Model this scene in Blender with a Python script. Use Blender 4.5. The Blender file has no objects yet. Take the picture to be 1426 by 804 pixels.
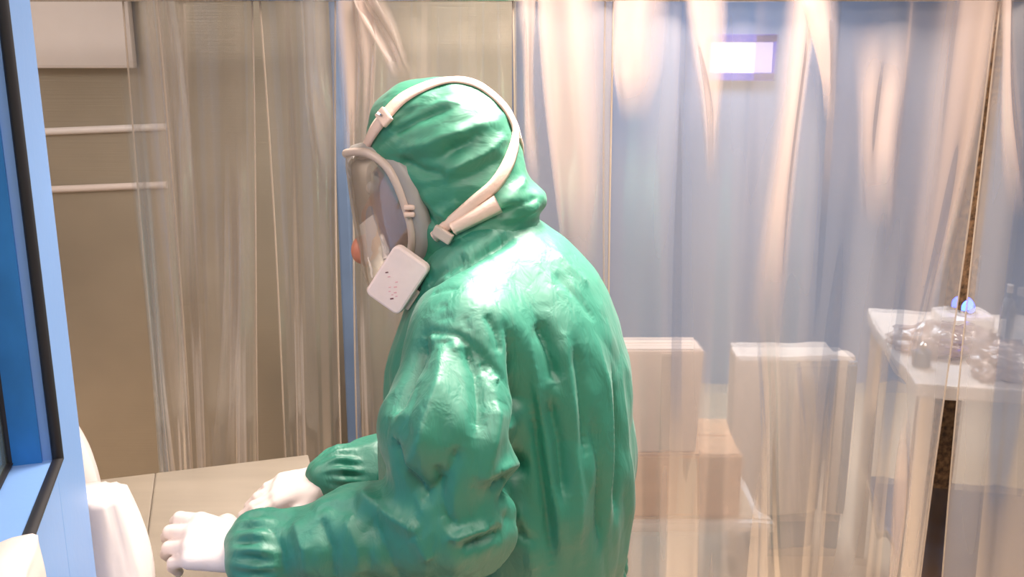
import bpy, bmesh, math, random
import numpy as np
from mathutils import Vector, Matrix, noise as mnoise

S = bpy.context.scene
COL = S.collection
random.seed(4)

# ------------------------------------------------------------------ camera, world, lights, exposure
FPX = 1300.0
PITCH = math.radians(13.5)
CAM_Z = 1.70
cam_d = bpy.data.cameras.new('camera')
cam_d.sensor_width = 36.0
cam_d.lens = FPX / 1426.0 * 36.0
cam_d.clip_start = 0.02
cam = bpy.data.objects.new('camera', cam_d)
COL.objects.link(cam)
cam.location = (0, 0, CAM_Z)
cam.rotation_euler = (math.pi / 2 - PITCH, 0, 0)
S.camera = cam

world = bpy.data.worlds.new('world')
S.world = world
world.use_nodes = True
world.node_tree.nodes['Background'].inputs[0].default_value = (0.80, 0.86, 1.0, 1)
world.node_tree.nodes['Background'].inputs[1].default_value = 0.12

vs = S.view_settings
vs.view_transform = 'Standard'
vs.look = 'None'
vs.gamma = 1.0
vs.use_curve_mapping = False
vs.exposure = -0.14
S.cycles.transparent_max_bounces = 32
S.cycles.max_bounces = 8
S.cycles.caustics_reflective = False
S.cycles.caustics_refractive = False


def area(name, loc, sx, sy, power, color, rot=(0, 0, 0), spread=180):
    d = bpy.data.lights.new(name, 'AREA')
    d.shape = 'RECTANGLE'
    d.size, d.size_y = sx, sy
    d.energy = power
    d.color = color
    d.spread = math.radians(spread)
    o = bpy.data.objects.new(name, d)
    o.location = loc
    o.rotation_euler = rot
    COL.objects.link(o)
    return o


WARM = (1.0, 0.86, 0.77)
COOL = (0.74, 0.87, 1.0)
area('booth_lamp', (0.38, 1.74, 2.52), 0.7, 0.42, 62, WARM, spread=130)
area('booth_lamp', (-0.5, 0.1, 2.52), 1.2, 0.6, 40, WARM)
area('booth_lamp', (1.3, 0.5, 2.52), 1.2, 0.6, 22, WARM)
area('room_lamp', (0.9, 3.9, 2.52), 1.2, 0.6, 32, COOL, spread=140)
area('booth_lamp', (-1.75, 0.9, 2.52), 0.6, 1.2, 30, WARM)  # added lamp, no known source: brightens the reflections in the steel
area('room_lamp', (2.0, 3.0, 2.52), 0.9, 0.6, 14, WARM)


# ------------------------------------------------------------------ helpers
def ray(px, py):
    u = (px - 713.0) / FPX
    v = (402.0 - py) / FPX
    return Vector((u, math.cos(PITCH) + v * math.sin(PITCH), -math.sin(PITCH) + v * math.cos(PITCH)))


def W(px, py, Y):
    d = ray(px, py)
    t = Y / d.y
    return Vector((d.x * t, Y, CAM_Z + d.z * t))


def thing(name, label, cat, loc=(0, 0, 0), rz=0.0, group=None):
    o = bpy.data.objects.new(name, None)
    o.empty_display_size = 0.05
    o.location = loc
    o.rotation_euler = (0, 0, rz)
    COL.objects.link(o)
    tag(o, label, cat, group)
    return o


def tag(o, label=None, cat=None, group=None, kind=None):
    if label: o['label'] = label
    if cat: o['category'] = cat
    if group: o['group'] = group
    if kind: o['kind'] = kind
    return o


def obj(name, verts, faces, mat, parent=None, smooth=True, world_space=True):
    """one mesh object; verts in world space are made local to an already placed parent"""
    me = bpy.data.meshes.new(name)
    if parent is not None and world_space:
        inv = world_of(parent).inverted()
        verts = [tuple(inv @ Vector(v)) for v in verts]
    me.from_pydata([tuple(v) for v in verts], [], [tuple(f) for f in faces])
    me.update()
    if smooth:
        me.polygons.foreach_set('use_smooth', [True] * len(me.polygons))
    o = bpy.data.objects.new(name, me)
    if mat is not None:
        me.materials.append(mat)
    COL.objects.link(o)
    if parent is not None:
        o.parent = parent
    return o


def world_of(o):
    m = Matrix.Translation(o.location) @ o.rotation_euler.to_matrix().to_4x4()
    if o.parent is not None:
        return world_of(o.parent) @ m
    return m


class MB:
    def __init__(self):
        self.v = []
        self.f = []

    def add(self, verts, faces):
        k = len(self.v)
        self.v += [tuple(p) for p in verts]
        self.f += [tuple(i + k for i in f) for f in faces]
        return self

    def box(self, c, s, R=None, bev=0.0):
        """bevelled box, centre c, full size s, optional 3x3 rotation"""
        bm = bmesh.new()
        bmesh.ops.create_cube(bm, size=1.0)
        for v in bm.verts:
            v.co = Vector((v.co.x * s[0], v.co.y * s[1], v.co.z * s[2]))
        if bev > 0:
            bmesh.ops.bevel(bm, geom=bm.edges[:], offset=bev, segments=2, profile=0.6, affect='EDGES')
        c = Vector(c)
        vs_ = [((R @ v.co) if R else v.co) + c for v in bm.verts]
        bm.verts.index_update()
        fs_ = [[v.index for v in f.verts] for f in bm.faces]
        bm.free()
        return self.add(vs_, fs_)

    def tube(self, pts, r, n=10, cap=True):
        pts = [Vector(p) for p in pts]
        rs = r if isinstance(r, (list, tuple)) else [r] * len(pts)
        vv, ff = [], []
        up = None
        for i, p in enumerate(pts):
            t = (pts[min(i + 1, len(pts) - 1)] - pts[max(i - 1, 0)]).normalized()
            if up is None:
                up = Vector((0, 0, 1)) if abs(t.z) < 0.9 else Vector((1, 0, 0))
            a = (up - t * up.dot(t)).normalized()
            b = t.cross(a)
            up = a
            for k in range(n):
                an = 2 * math.pi * k / n
                vv.append(p + (a * math.cos(an) + b * math.sin(an)) * rs[i])
        for i in range(len(pts) - 1):
            for k in range(n):
                ff.append((i * n + k, i * n + (k + 1) % n, (i + 1) * n + (k + 1) % n, (i + 1) * n + k))
        if cap:
            ff.append(tuple(range(n - 1, -1, -1)))
            ff.append(tuple((len(pts) - 1) * n + k for k in range(n)))
        return self.add(vv, ff)

    def build(self, name, mat, parent=None, smooth=False):
        o = obj(name, self.v, self.f, mat, parent, smooth)
        if smooth:
            o.data.set_sharp_from_angle(angle=math.radians(40))
        return o


def rot_z(a):
    return Matrix.Rotation(a, 3, 'Z')


# ------------------------------------------------------------------ signed distance modelling
def vnp(v):
    return np.array(v, dtype=float)


def s_caps(P, a, b, ra, rb):
    a, b = vnp(a), vnp(b)
    d = b - a
    t = np.clip(((P - a) @ d) / max(d @ d, 1e-9), 0, 1)
    q = P - a - t[:, None] * d
    return np.sqrt((q * q).sum(1)) - (ra + t * (rb - ra))


def s_ell(P, c, r, R=None):
    q = P - vnp(c)
    if R is not None:
        q = q @ np.array(R)          # columns of R are the local axes
    r = vnp(r)
    k0 = np.sqrt(((q / r) ** 2).sum(1)) + 1e-9
    k1 = np.sqrt(((q / (r * r)) ** 2).sum(1)) + 1e-9
    return k0 * (k0 - 1) / k1


def smin(a, b, k):
    h = np.clip(0.5 + 0.5 * (b - a) / k, 0, 1)
    return b * (1 - h) + a * h - k * h * (1 - h)


def surface_nets(fn, lo, hi, h, smooth=1):
    lo, hi = vnp(lo), vnp(hi)
    n = np.ceil((hi - lo) / h).astype(int) + 1
    ax = [lo[i] + h * np.arange(n[i]) for i in range(3)]
    G = np.stack(np.meshgrid(*ax, indexing='ij'), -1).reshape(-1, 3)
    F = np.empty(len(G))
    for k in range(0, len(G), 400000):
        F[k:k + 400000] = fn(G[k:k + 400000])
    F = F.reshape(n)
    F[F == 0] = 1e-9
    ins = F < 0
    c = [ins[i:n[0] - 1 + i, j:n[1] - 1 + j, k:n[2] - 1 + k] for i in (0, 1) for j in (0, 1) for k in (0, 1)]
    cnt = sum(x.astype(int) for x in c)
    act = (cnt > 0) & (cnt < 8)
    idx = np.argwhere(act)
    vid = -np.ones(act.shape, dtype=int)
    vid[tuple(idx.T)] = np.arange(len(idx))
    acc = np.zeros((len(idx), 3))
    num = np.zeros(len(idx))
    corners = [(i, j, k) for i in (0, 1) for j in (0, 1) for k in (0, 1)]
    for A in corners:
        for ax_ in range(3):
            if A[ax_] == 1: continue
            B = list(A); B[ax_] = 1
            fa = F[tuple((idx + np.array(A)).T)]
            fb = F[tuple((idx + np.array(B)).T)]
            m = (fa < 0) != (fb < 0)
            t = np.where(m, fa / np.where(m, fa - fb, 1), 0)
            pos = np.array(A, float) + t[:, None] * (np.array(B) - np.array(A))
            acc += np.where(m[:, None], pos, 0)
            num += m
    V = lo + h * (idx + acc / num[:, None])
    faces = []
    for a in range(3):
        b, cc = (a + 1) % 3, (a + 2) % 3
        s0 = [slice(None)] * 3; s1 = [slice(None)] * 3
        s0[a] = slice(0, n[a] - 1); s1[a] = slice(1, n[a])
        ch = ins[tuple(s0)] != ins[tuple(s1)]
        e = np.argwhere(ch)
        e = e[(e[:, b] > 0) & (e[:, cc] > 0) & (e[:, b] < n[b] - 1) & (e[:, cc] < n[cc] - 1)]
        db = np.zeros(3, int); db[b] = 1
        dc = np.zeros(3, int); dc[cc] = 1
        q = np.stack([vid[tuple((e - db - dc).T)], vid[tuple((e - dc).T)], vid[tuple(e.T)], vid[tuple((e - db).T)]], 1)
        flip = ~ins[tuple(e.T)]
        q[flip] = q[flip][:, ::-1]
        faces.append(q)
    Q = np.concatenate(faces)
    for _ in range(smooth):
        A = np.zeros_like(V); N = np.zeros(len(V))
        for i in range(4):
            np.add.at(A, Q[:, i], V[Q[:, (i + 1) % 4]]); np.add.at(N, Q[:, i], 1)
            np.add.at(A, Q[:, i], V[Q[:, (i - 1) % 4]]); np.add.at(N, Q[:, i], 1)
        V = 0.5 * V + 0.5 * A / N[:, None]
    return V, Q


def normals_of(V, Q):
    n = np.cross(V[Q[:, 2]] - V[Q[:, 0]], V[Q[:, 3]] - V[Q[:, 1]])
    N = np.zeros_like(V)
    for i in range(4):
        np.add.at(N, Q[:, i], n)
    return N / (np.linalg.norm(N, axis=1)[:, None] + 1e-12)


def subdivide(V, Q):
    """one Catmull-Clark-like step (midpoint split + smoothing) in numpy"""
    E = np.concatenate([np.stack([Q[:, i], Q[:, (i + 1) % 4]], 1) for i in range(4)])
    Es = np.sort(E, 1)
    U, inv = np.unique(Es, axis=0, return_inverse=True)
    inv = inv.reshape(-1)
    nv, ne, nf = len(V), len(U), len(Q)
    fc = V[Q].mean(1)
    fsum = np.zeros((ne, 3)); fcnt = np.zeros(ne)
    for i in range(4):
        np.add.at(fsum, inv[i * nf:(i + 1) * nf], fc)
        np.add.at(fcnt, inv[i * nf:(i + 1) * nf], 1)
    mid = V[U].mean(1)
    ep = np.where((fcnt > 1)[:, None], 0.5 * mid + 0.5 * fsum / fcnt[:, None], mid)
    # vertex points
    Fs = np.zeros((nv, 3)); val = np.zeros(nv)
    for i in range(4):
        np.add.at(Fs, Q[:, i], fc); np.add.at(val, Q[:, i], 1)
    Ms = np.zeros((nv, 3)); mc = np.zeros(nv)
    for i in range(2):
        np.add.at(Ms, U[:, i], mid); np.add.at(mc, U[:, i], 1)
    m = np.maximum(val, 1)[:, None]
    Fv = Fs / m; Mv = Ms / np.maximum(mc, 1)[:, None]
    vp = (Fv + 2 * Mv + (m - 3) * V) / m
    NV = np.concatenate([vp, ep, fc])
    e = [nv + inv[i * nf:(i + 1) * nf] for i in range(4)]
    f = nv + ne + np.arange(nf)
    NQ = np.concatenate([np.stack([Q[:, i], e[i], f, e[(i - 1) % 4]], 1) for i in range(4)])
    return NV, NQ


def march(fn, px, py, t0=1.0, t1=2.3):
    """first point of a surface along a sight line, else its closest point"""
    d = vnp(ray(px, py)); d = d / np.linalg.norm(d)
    t = np.arange(t0, t1, 0.002)
    P = np.array([0, 0, CAM_Z]) + t[:, None] * d
    F = fn(P)
    k = np.argmax(F < 0) if (F < 0).any() else int(np.argmin(F))
    p = P[k]
    e = 0.003
    g = np.array([fn((p + np.eye(3)[i] * e)[None])[0] - fn((p - np.eye(3)[i] * e)[None])[0] for i in range(3)])
    g /= np.linalg.norm(g) + 1e-12
    p = p - g * fn(p[None])[0]
    return p, g


def densify(pts, step=0.006):
    out = []
    for a, b in zip(pts[:-1], pts[1:]):
        n = max(1, int(np.linalg.norm(b - a) / step))
        for i in range(n):
            out.append(a + (b - a) * i / n)
    out.append(pts[-1])
    return np.array(out)


def fold_disp(V, fn, strokes):
    """creases laid on the cloth: each stroke is a line on the surface, amplitude and width in metres"""
    D = np.zeros(len(V))
    for pts, amp, wid in strokes:
        L = densify([march(fn, x, y)[0] for x, y in pts])
        lo, hi = L.min(0) - 3 * wid, L.max(0) + 3 * wid
        m = np.where(((V > lo) & (V < hi)).all(1))[0]
        if not len(m): continue
        best = np.full(len(m), 1e9); arg = np.zeros(len(m), int)
        for i, p in enumerate(L):
            d2 = ((V[m] - p) ** 2).sum(1)
            u = d2 < best
            best[u] = d2[u]; arg[u] = i
        s = arg / max(1, len(L) - 1)
        taper = np.clip(np.minimum(s, 1 - s) * 5 + 0.25, 0, 1)
        D[m] += amp * taper * np.exp(-(np.sqrt(best) / wid) ** 1.35)
    return D


def nz(V, sc, seed=0.0):
    return np.array([mnoise.noise(Vector((v[0] * sc[0] + seed, v[1] * sc[1] - seed, v[2] * sc[2] + 2 * seed))) for v in V])


# ------------------------------------------------------------------ materials
def new_mat(name):
    m = bpy.data.materials.new(name)
    m.use_nodes = True
    return m, m.node_tree.nodes, m.node_tree.links


def srgb(r, g, b):
    f = lambda c: (c / 255 / 12.92) if c / 255 <= 0.04045 else ((c / 255 + 0.055) / 1.055) ** 2.4
    return (f(r), f(g), f(b), 1.0)


def pmat(name, col, rough=0.5, metal=0.0, var=0.06, scale=(6, 6, 6), bump=0.0, bscale=None, spec=0.5, sheen=0.0,
         trans=0.0, sss=0.0, coat=0.0, alpha=1.0, rvar=0.08, detail=4):
    m, N, L = new_mat(name)
    b = N['Principled BSDF']
    tc = N.new('ShaderNodeTexCoord'); mp = N.new('ShaderNodeMapping')
    mp.inputs['Scale'].default_value = scale
    L.new(tc.outputs['Object'], mp.inputs[0])
    n = N.new('ShaderNodeTexNoise'); n.inputs['Scale'].default_value = 1.0; n.inputs['Detail'].default_value = detail
    L.new(mp.outputs[0], n.inputs['Vector'])
    r = N.new('ShaderNodeValToRGB')
    lo = [max(0, c * (1 - var * 2)) for c in col[:3]] + [1]
    hi = [min(1, c * (1 + var * 2)) for c in col[:3]] + [1]
    r.color_ramp.elements[0].position = 0.3; r.color_ramp.elements[0].color = lo
    r.color_ramp.elements[1].position = 0.7; r.color_ramp.elements[1].color = hi
    L.new(n.outputs[0], r.inputs[0]); L.new(r.outputs[0], b.inputs['Base Color'])
    mr = N.new('ShaderNodeMapRange')
    mr.inputs['To Min'].default_value = max(0.02, rough - rvar); mr.inputs['To Max'].default_value = min(1, rough + rvar)
    L.new(n.outputs[0], mr.inputs[0]); L.new(mr.outputs[0], b.inputs['Roughness'])
    b.inputs['Metallic'].default_value = metal
    b.inputs['Specular IOR Level'].default_value = spec
    b.inputs['Sheen Weight'].default_value = sheen
    b.inputs['Transmission Weight'].default_value = trans
    b.inputs['Subsurface Weight'].default_value = sss
    b.inputs['Coat Weight'].default_value = coat
    b.inputs['Coat Roughness'].default_value = 0.46
    b.inputs['Alpha'].default_value = alpha
    if bump > 0:
        mp2 = N.new('ShaderNodeMapping'); mp2.inputs['Scale'].default_value = bscale or scale
        L.new(tc.outputs['Object'], mp2.inputs[0])
        n2 = N.new('ShaderNodeTexNoise'); n2.inputs['Scale'].default_value = 1.0; n2.inputs['Detail'].default_value = 3
        n2.inputs['Distortion'].default_value = 0.6
        L.new(mp2.outputs[0], n2.inputs['Vector'])
        bp = N.new('ShaderNodeBump'); bp.inputs['Strength'].default_value = bump; bp.inputs['Distance'].default_value = 0.01
        L.new(n2.outputs[0], bp.inputs['Height']); L.new(bp.outputs[0], b.inputs['Normal'])
    return m


def film_mat(name, haze, var, col, gloss=0.18, rough=0.12, tint=(1, 1, 1), scale=(7, 7, 0.7), bump=0.12, trl=0.5, blur=0.0, fade=False):
    """clear plastic film: see-through, a little milky, shiny; gathers are milkier towards their middle where more layers lie"""
    m, N, L = new_mat(name)
    N.remove(N['Principled BSDF'])
    out = N['Material Output']
    tc = N.new('ShaderNodeTexCoord'); mp = N.new('ShaderNodeMapping'); mp.inputs['Scale'].default_value = scale
    L.new(tc.outputs['Object'], mp.inputs[0])
    n = N.new('ShaderNodeTexNoise'); n.inputs['Scale'].default_value = 1; n.inputs['Detail'].default_value = 2
    n.inputs['Distortion'].default_value = 0.3
    L.new(mp.outputs[0], n.inputs['Vector'])
    mr = N.new('ShaderNodeMapRange')
    mr.inputs['From Min'].default_value = 0.3; mr.inputs['From Max'].default_value = 0.7
    mr.inputs['To Min'].default_value = max(0, haze - var); mr.inputs['To Max'].default_value = min(1, haze + var)
    L.new(n.outputs[0], mr.inputs[0])
    hz = mr.outputs[0]
    soft_fade = None
    if fade:
        at = N.new('ShaderNodeAttribute'); at.attribute_name = 'layers'
        mm = N.new('ShaderNodeMath'); mm.operation = 'MULTIPLY'
        L.new(hz, mm.inputs[0]); L.new(at.outputs['Fac'], mm.inputs[1])
        hz = mm.outputs[0]; soft_fade = at.outputs['Fac']
    tr = N.new('ShaderNodeBsdfTransparent'); tr.inputs[0].default_value = (*tint, 1)
    clear = tr.outputs[0]
    if blur > 0:
        rf = N.new('ShaderNodeBsdfRefraction'); rf.inputs['IOR'].default_value = 1.05; rf.inputs['Roughness'].default_value = blur
        rf.inputs[0].default_value = (*tint, 1)
        mb_ = N.new('ShaderNodeMixShader'); mb_.inputs[0].default_value = 0.7
        L.new(tr.outputs[0], mb_.inputs[1]); L.new(rf.outputs[0], mb_.inputs[2])
        clear = mb_.outputs[0]
    df = N.new('ShaderNodeBsdfDiffuse'); df.inputs[0].default_value = col
    tl = N.new('ShaderNodeBsdfTranslucent'); tl.inputs[0].default_value = col
    mh = N.new('ShaderNodeMixShader'); mh.inputs[0].default_value = trl
    L.new(df.outputs[0], mh.inputs[1]); L.new(tl.outputs[0], mh.inputs[2])
    m1 = N.new('ShaderNodeMixShader')
    L.new(hz, m1.inputs[0]); L.new(clear, m1.inputs[1]); L.new(mh.outputs[0], m1.inputs[2])
    gl = N.new('ShaderNodeBsdfGlossy'); gl.inputs['Roughness'].default_value = rough
    gl.inputs[0].default_value = (1, 1, 1, 1)
    bp = N.new('ShaderNodeBump'); bp.inputs['Strength'].default_value = bump; bp.inputs['Distance'].default_value = 0.02
    L.new(n.outputs[0], bp.inputs['Height']); L.new(bp.outputs[0], gl.inputs['Normal'])
    lw = N.new('ShaderNodeLayerWeight'); lw.inputs[0].default_value = 0.35
    ml = N.new('ShaderNodeMath'); ml.operation = 'MULTIPLY_ADD'; ml.use_clamp = True
    ml.inputs[1].default_value = 0.4; ml.inputs[2].default_value = gloss
    L.new(lw.outputs['Fresnel'], ml.inputs[0])
    gf = ml.outputs[0]
    if fade:
        mm = N.new('ShaderNodeMath'); mm.operation = 'MULTIPLY'
        L.new(gf, mm.inputs[0]); L.new(soft_fade, mm.inputs[1])
        gf = mm.outputs[0]
    m2 = N.new('ShaderNodeMixShader')
    L.new(gf, m2.inputs[0]); L.new(m1.outputs[0], m2.inputs[1]); L.new(gl.outputs[0], m2.inputs[2])
    L.new(m2.outputs[0], out.inputs[0])
    return m


def emat(name, col, strength):
    m, N, L = new_mat(name)
    b = N['Principled BSDF']
    b.inputs['Base Color'].default_value = col
    b.inputs['Emission Color'].default_value = col
    b.inputs['Emission Strength'].default_value = strength
    n = N.new('ShaderNodeTexNoise'); n.inputs['Scale'].default_value = 3
    mr = N.new('ShaderNodeMapRange'); mr.inputs['To Min'].default_value = 0.2; mr.inputs['To Max'].default_value = 0.4
    L.new(n.outputs[0], mr.inputs[0]); L.new(mr.outputs[0], b.inputs['Roughness'])
    return m


M = {}
M['cloth'] = pmat('green_nylon', srgb(14, 124, 100), 0.55, var=0.03, scale=(5, 5, 5), bump=0.42, bscale=(38, 38, 15), spec=1.0, sheen=0.1, coat=0.3)
M['cloth_hood'] = pmat('green_nylon_hood', srgb(16, 126, 96), 0.55, var=0.03, scale=(5, 5, 5), bump=0.35, bscale=(16, 30, 34), spec=1.0, sheen=0.1, coat=0.3)
M['skin'] = pmat('skin', srgb(205, 150, 125), 0.5, var=0.05, scale=(20, 20, 20), sss=0.1)
M['glove'] = pmat('white_glove', srgb(240, 226, 220), 0.42, var=0.02, scale=(12, 12, 12), bump=0.06, bscale=(40, 40, 40))
M['bag'] = pmat('white_bag', srgb(246, 236, 232), 0.3, var=0.01, scale=(8, 8, 8), bump=0.15, bscale=(18, 18, 14))
M['strap'] = pmat('strap', srgb(232, 205, 190), 0.5, var=0.03, scale=(30, 30, 30), bump=0.1, bscale=(200, 200, 200))
M['mask_rim'] = pmat('mask_rim', srgb(205, 188, 176), 0.35, var=0.03, scale=(10, 10, 10))
M['silicone'] = pmat('mask_silicone', srgb(160, 156, 152), 0.4, var=0.04, scale=(10, 10, 10), sss=0.05)
M['filter'] = pmat('filter_pad', srgb(246, 226, 222), 0.7, var=0.02, scale=(30, 30, 30), bump=0.0)
M['mark'] = pmat('print_mark', srgb(120, 80, 85), 0.7, var=0.1)
M['mark_pink'] = pmat('print_mark_pink', srgb(225, 175, 180), 0.7, var=0.05)
M['dark'] = pmat('dark_rubber', srgb(40, 48, 46), 0.6, var=0.1)
M['valve'] = pmat('valve_salmon', srgb(205, 130, 105), 0.5, var=0.06)
M['visor'] = film_mat('visor_plastic', 0.50, 0.06, srgb(190, 180, 168), gloss=0.10, rough=0.05, scale=(3, 3, 3), bump=0.03)
M['boot'] = pmat('white_boot', srgb(225, 222, 215), 0.45)
M['hair'] = pmat('brow_hair', srgb(40, 30, 25), 0.6)
M['eye'] = pmat('eye_white', srgb(230, 225, 220), 0.2, var=0.02)
M['steel'] = pmat('brushed_steel', (0.50, 0.46, 0.37, 1), 0.35, metal=0.75, var=0.10, scale=(1.2, 1.2, 1.6), bump=0.05, bscale=(3, 3, 240), rvar=0.05)
M['steel_top'] = pmat('bench_steel', (0.52, 0.46, 0.38, 1), 0.42, metal=0.6, var=0.03, scale=(3, 20, 3), rvar=0.05)
M['chrome'] = pmat('polished_steel', (0.66, 0.64, 0.62, 1), 0.18, metal=1.0, var=0.03)
M['blue'] = pmat('blue_paint', srgb(128, 170, 228), 0.42, var=0.02, scale=(3, 3, 3), bump=0.04, bscale=(50, 50, 50))
M['blue_scuff'] = pmat('blue_paint_scuffed', srgb(48, 128, 205), 0.5, var=0.10, scale=(14, 14, 9))  # recess shade put into the darker blue, plus scuff mottling
M['bluepost'] = pmat('faded_blue_paint', srgb(112, 136, 170), 0.5, var=0.05)
M['gasket'] = pmat('black_gasket', srgb(34, 34, 38), 0.55, var=0.1)
M['pane'] = film_mat('cabinet_glass', 0.30, 0.05, srgb(200, 215, 190), gloss=0.12, rough=0.03, scale=(2, 2, 2), bump=0.02)
M['room'] = pmat('blue_grey_wall', srgb(116, 140, 176), 0.6, var=0.05, scale=(0.9, 0.9, 1.4))
M['cream'] = pmat('cream_wall', srgb(220, 208, 200), 0.6, var=0.03, scale=(1, 1, 1))
M['front'] = pmat('taupe_wall', srgb(138, 126, 114), 0.6, var=0.05, scale=(1, 1, 1))
M['floor'] = pmat('beige_epoxy', srgb(204, 180, 152), 0.35, var=0.04, scale=(1.5, 1.5, 1.5))
M['white'] = pmat('white_enamel', srgb(232, 226, 222), 0.4, var=0.02)
M['pinkish'] = pmat('pinkish_white_card', srgb(240, 218, 205), 0.6, var=0.03)
M['carton'] = pmat('tan_carton', srgb(228, 182, 142), 0.8, var=0.05, scale=(5, 5, 20))
M['greyplastic'] = pmat('grey_plastic', srgb(120, 132, 150), 0.45, var=0.05)
M['rust'] = pmat('brown_post', srgb(130, 98, 66), 0.7, var=0.35, scale=(60, 60, 60))
M['screen_blue'] = pmat('display_bezel', srgb(0, 40, 190), 0.35, var=0.08)
M['screen'] = emat('display_screen', srgb(255, 236, 232), 1.6)
M['led'] = emat('blue_indicator', (0.05, 0.10, 1.0, 1), 9.0)
M['lampface'] = emat('lamp_diffuser', (1.0, 0.9, 0.84, 1), 2.0)

M['film_clear'] = film_mat('thin_gathered_film', 0.30, 0.10, srgb(230, 220, 210), gloss=0.10, rough=0.18, fade=True)
M['film_left'] = film_mat('left_film', 0.25, 0.09, srgb(196, 186, 174), gloss=0.06, rough=0.16)
M['film_right'] = film_mat('right_film', 0.32, 0.11, srgb(222, 216, 212), gloss=0.07, rough=0.22, scale=(4, 4, 0.5), blur=0.16, bump=0.05)
M['film_pleat'] = film_mat('gathered_film', 0.62, 0.12, srgb(240, 216, 203), gloss=0.05, rough=0.18, scale=(9, 9, 1.2), fade=True)  # pinkish haze standing in for warm light reflected off the film
M['film_cool'] = film_mat('cool_gathered_film', 0.50, 0.08, srgb(186, 200, 208), gloss=0.08, rough=0.16, fade=True)
M['film_hem'] = film_mat('film_hem', 0.55, 0.1, srgb(240, 220, 198), gloss=0.08, rough=0.25)
M['bag_clear'] = film_mat('clear_bag', 0.58, 0.12, srgb(245, 224, 218), gloss=0.09, rough=0.14, scale=(20, 20, 20), bump=0.6)


# ------------------------------------------------------------------ the setting
def slab(name, c, s, mat):
    o = MB().box(c, s).build(name, mat)
    tag(o, kind='structure')
    return o


slab('floor', (0.2, 1.7, -0.05), (5.4, 6.6, 0.10), M['floor'])
slab('ceiling', (0.2, 1.7, 2.65), (5.4, 6.6, 0.10), M['cream'])
slab('wall_back', (0.2, 4.75, 1.3), (5.4, 0.10, 2.6), M['room'])
slab('wall_front', (0.2, -1.45, 1.3), (5.4, 0.10, 2.6), M['front'])
slab('wall_left', (-2.45, 1.7, 1.3), (0.10, 6.2, 2.6), M['front'])
slab('baseboard_left', (-2.385, 0.6, 0.29), (0.03, 4.0, 0.58), M['white'])  # unseen white strip added to brighten the partition's lower reflection
slab('wall_right', (2.85, 1.7, 1.3), (0.10, 6.2, 2.6), M['room'])

# stainless partition behind the left strips, with a pale panel above standing in for the lit ceiling's reflection
slab('wall_partition', (-1.20, 2.62, 0.85), (2.40, 0.06, 1.70), M['steel'])
mb = MB()
mb.box((-1.20, 2.62, 2.15), (2.40, 0.05, 0.90))
tag(mb.build('wall_upper', M['steel']), kind='structure')
xa = W(20, 80, 2.56).x; xb = W(186, 80, 2.56).x
tag(MB().box(((xa + xb) / 2, 2.57, 2.03), (xb - xa, 0.03, 0.68), bev=0.008).build('trim_1', M['white']), kind='structure')
# two pale tubes added to stand in for lamp reflections in the steel
for k, (yy, mt) in enumerate(((181, M['white']), (262, M['cream']))):
    z = W(120, yy, 2.58).z
    x1 = W(232, yy, 2.58).x
    tag(MB().tube([(-1.9, 2.585, z - 0.03), (x1, 2.585, z + 0.008)], 0.010, 12).build('trim_%d' % (k + 2), mt, smooth=True), kind='structure')
# blue post in the slit between two strips, brown post behind the steel table
xp = W(481, 300, 2.52).x
tag(MB().box((xp, 2.52, 1.3), (0.034, 0.05, 2.6), bev=0.006).build('trim_4', M['bluepost']), kind='structure')
xp = W(1340, 402, 3.12).x
tag(MB().box((xp, 3.12, 1.3), (0.085, 0.06, 2.6), bev=0.006).build('trim_5', M['rust']), kind='structure')


# ceiling fixtures
def fixture(loc, sx, sy, label):
    t = thing('ceiling_light', label, 'ceiling light', loc, group='ceiling light panels')
    x, y, z = loc
    mb = MB()
    for a, b, c, d in ((x - sx / 2, y, 0.04, sy + 0.08), (x + sx / 2, y, 0.04, sy + 0.08)):
        mb.box((a, b, z - 0.02), (c, d, 0.04), bev=0.005)
    for a, b in ((y - sy / 2, sx), (y + sy / 2, sx)):
        mb.box((x, a, z - 0.02), (b, 0.04, 0.04), bev=0.005)
    mb.build('frame', M['white'], t)
    MB().box((x, y, z - 0.006), (sx - 0.04, sy - 0.04, 0.008)).build('diffuser', M['lampface'], t)


fixture((0.38, 1.74, 2.6), 0.74, 0.46, 'white framed ceiling light panel above the person in green')
fixture((-0.5, 0.1, 2.6), 1.24, 0.64, 'white framed ceiling light panel near the blue cabinet')
fixture((1.3, 0.5, 2.6), 1.24, 0.64, 'white framed ceiling light panel on the booth side right of the camera')
fixture((-1.75, 0.9, 2.6), 0.64, 1.24, 'white framed ceiling light panel beyond the blue cabinet by the left wall')  # fixture added for the helper lamp by the left wall
fixture((0.9, 3.9, 2.6), 1.24, 0.64, 'white framed ceiling light panel in the room behind the film')


# ------------------------------------------------------------------ film curtains
YC = 2.15
ZR = W(713, 2, YC).z + 0.0


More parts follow.
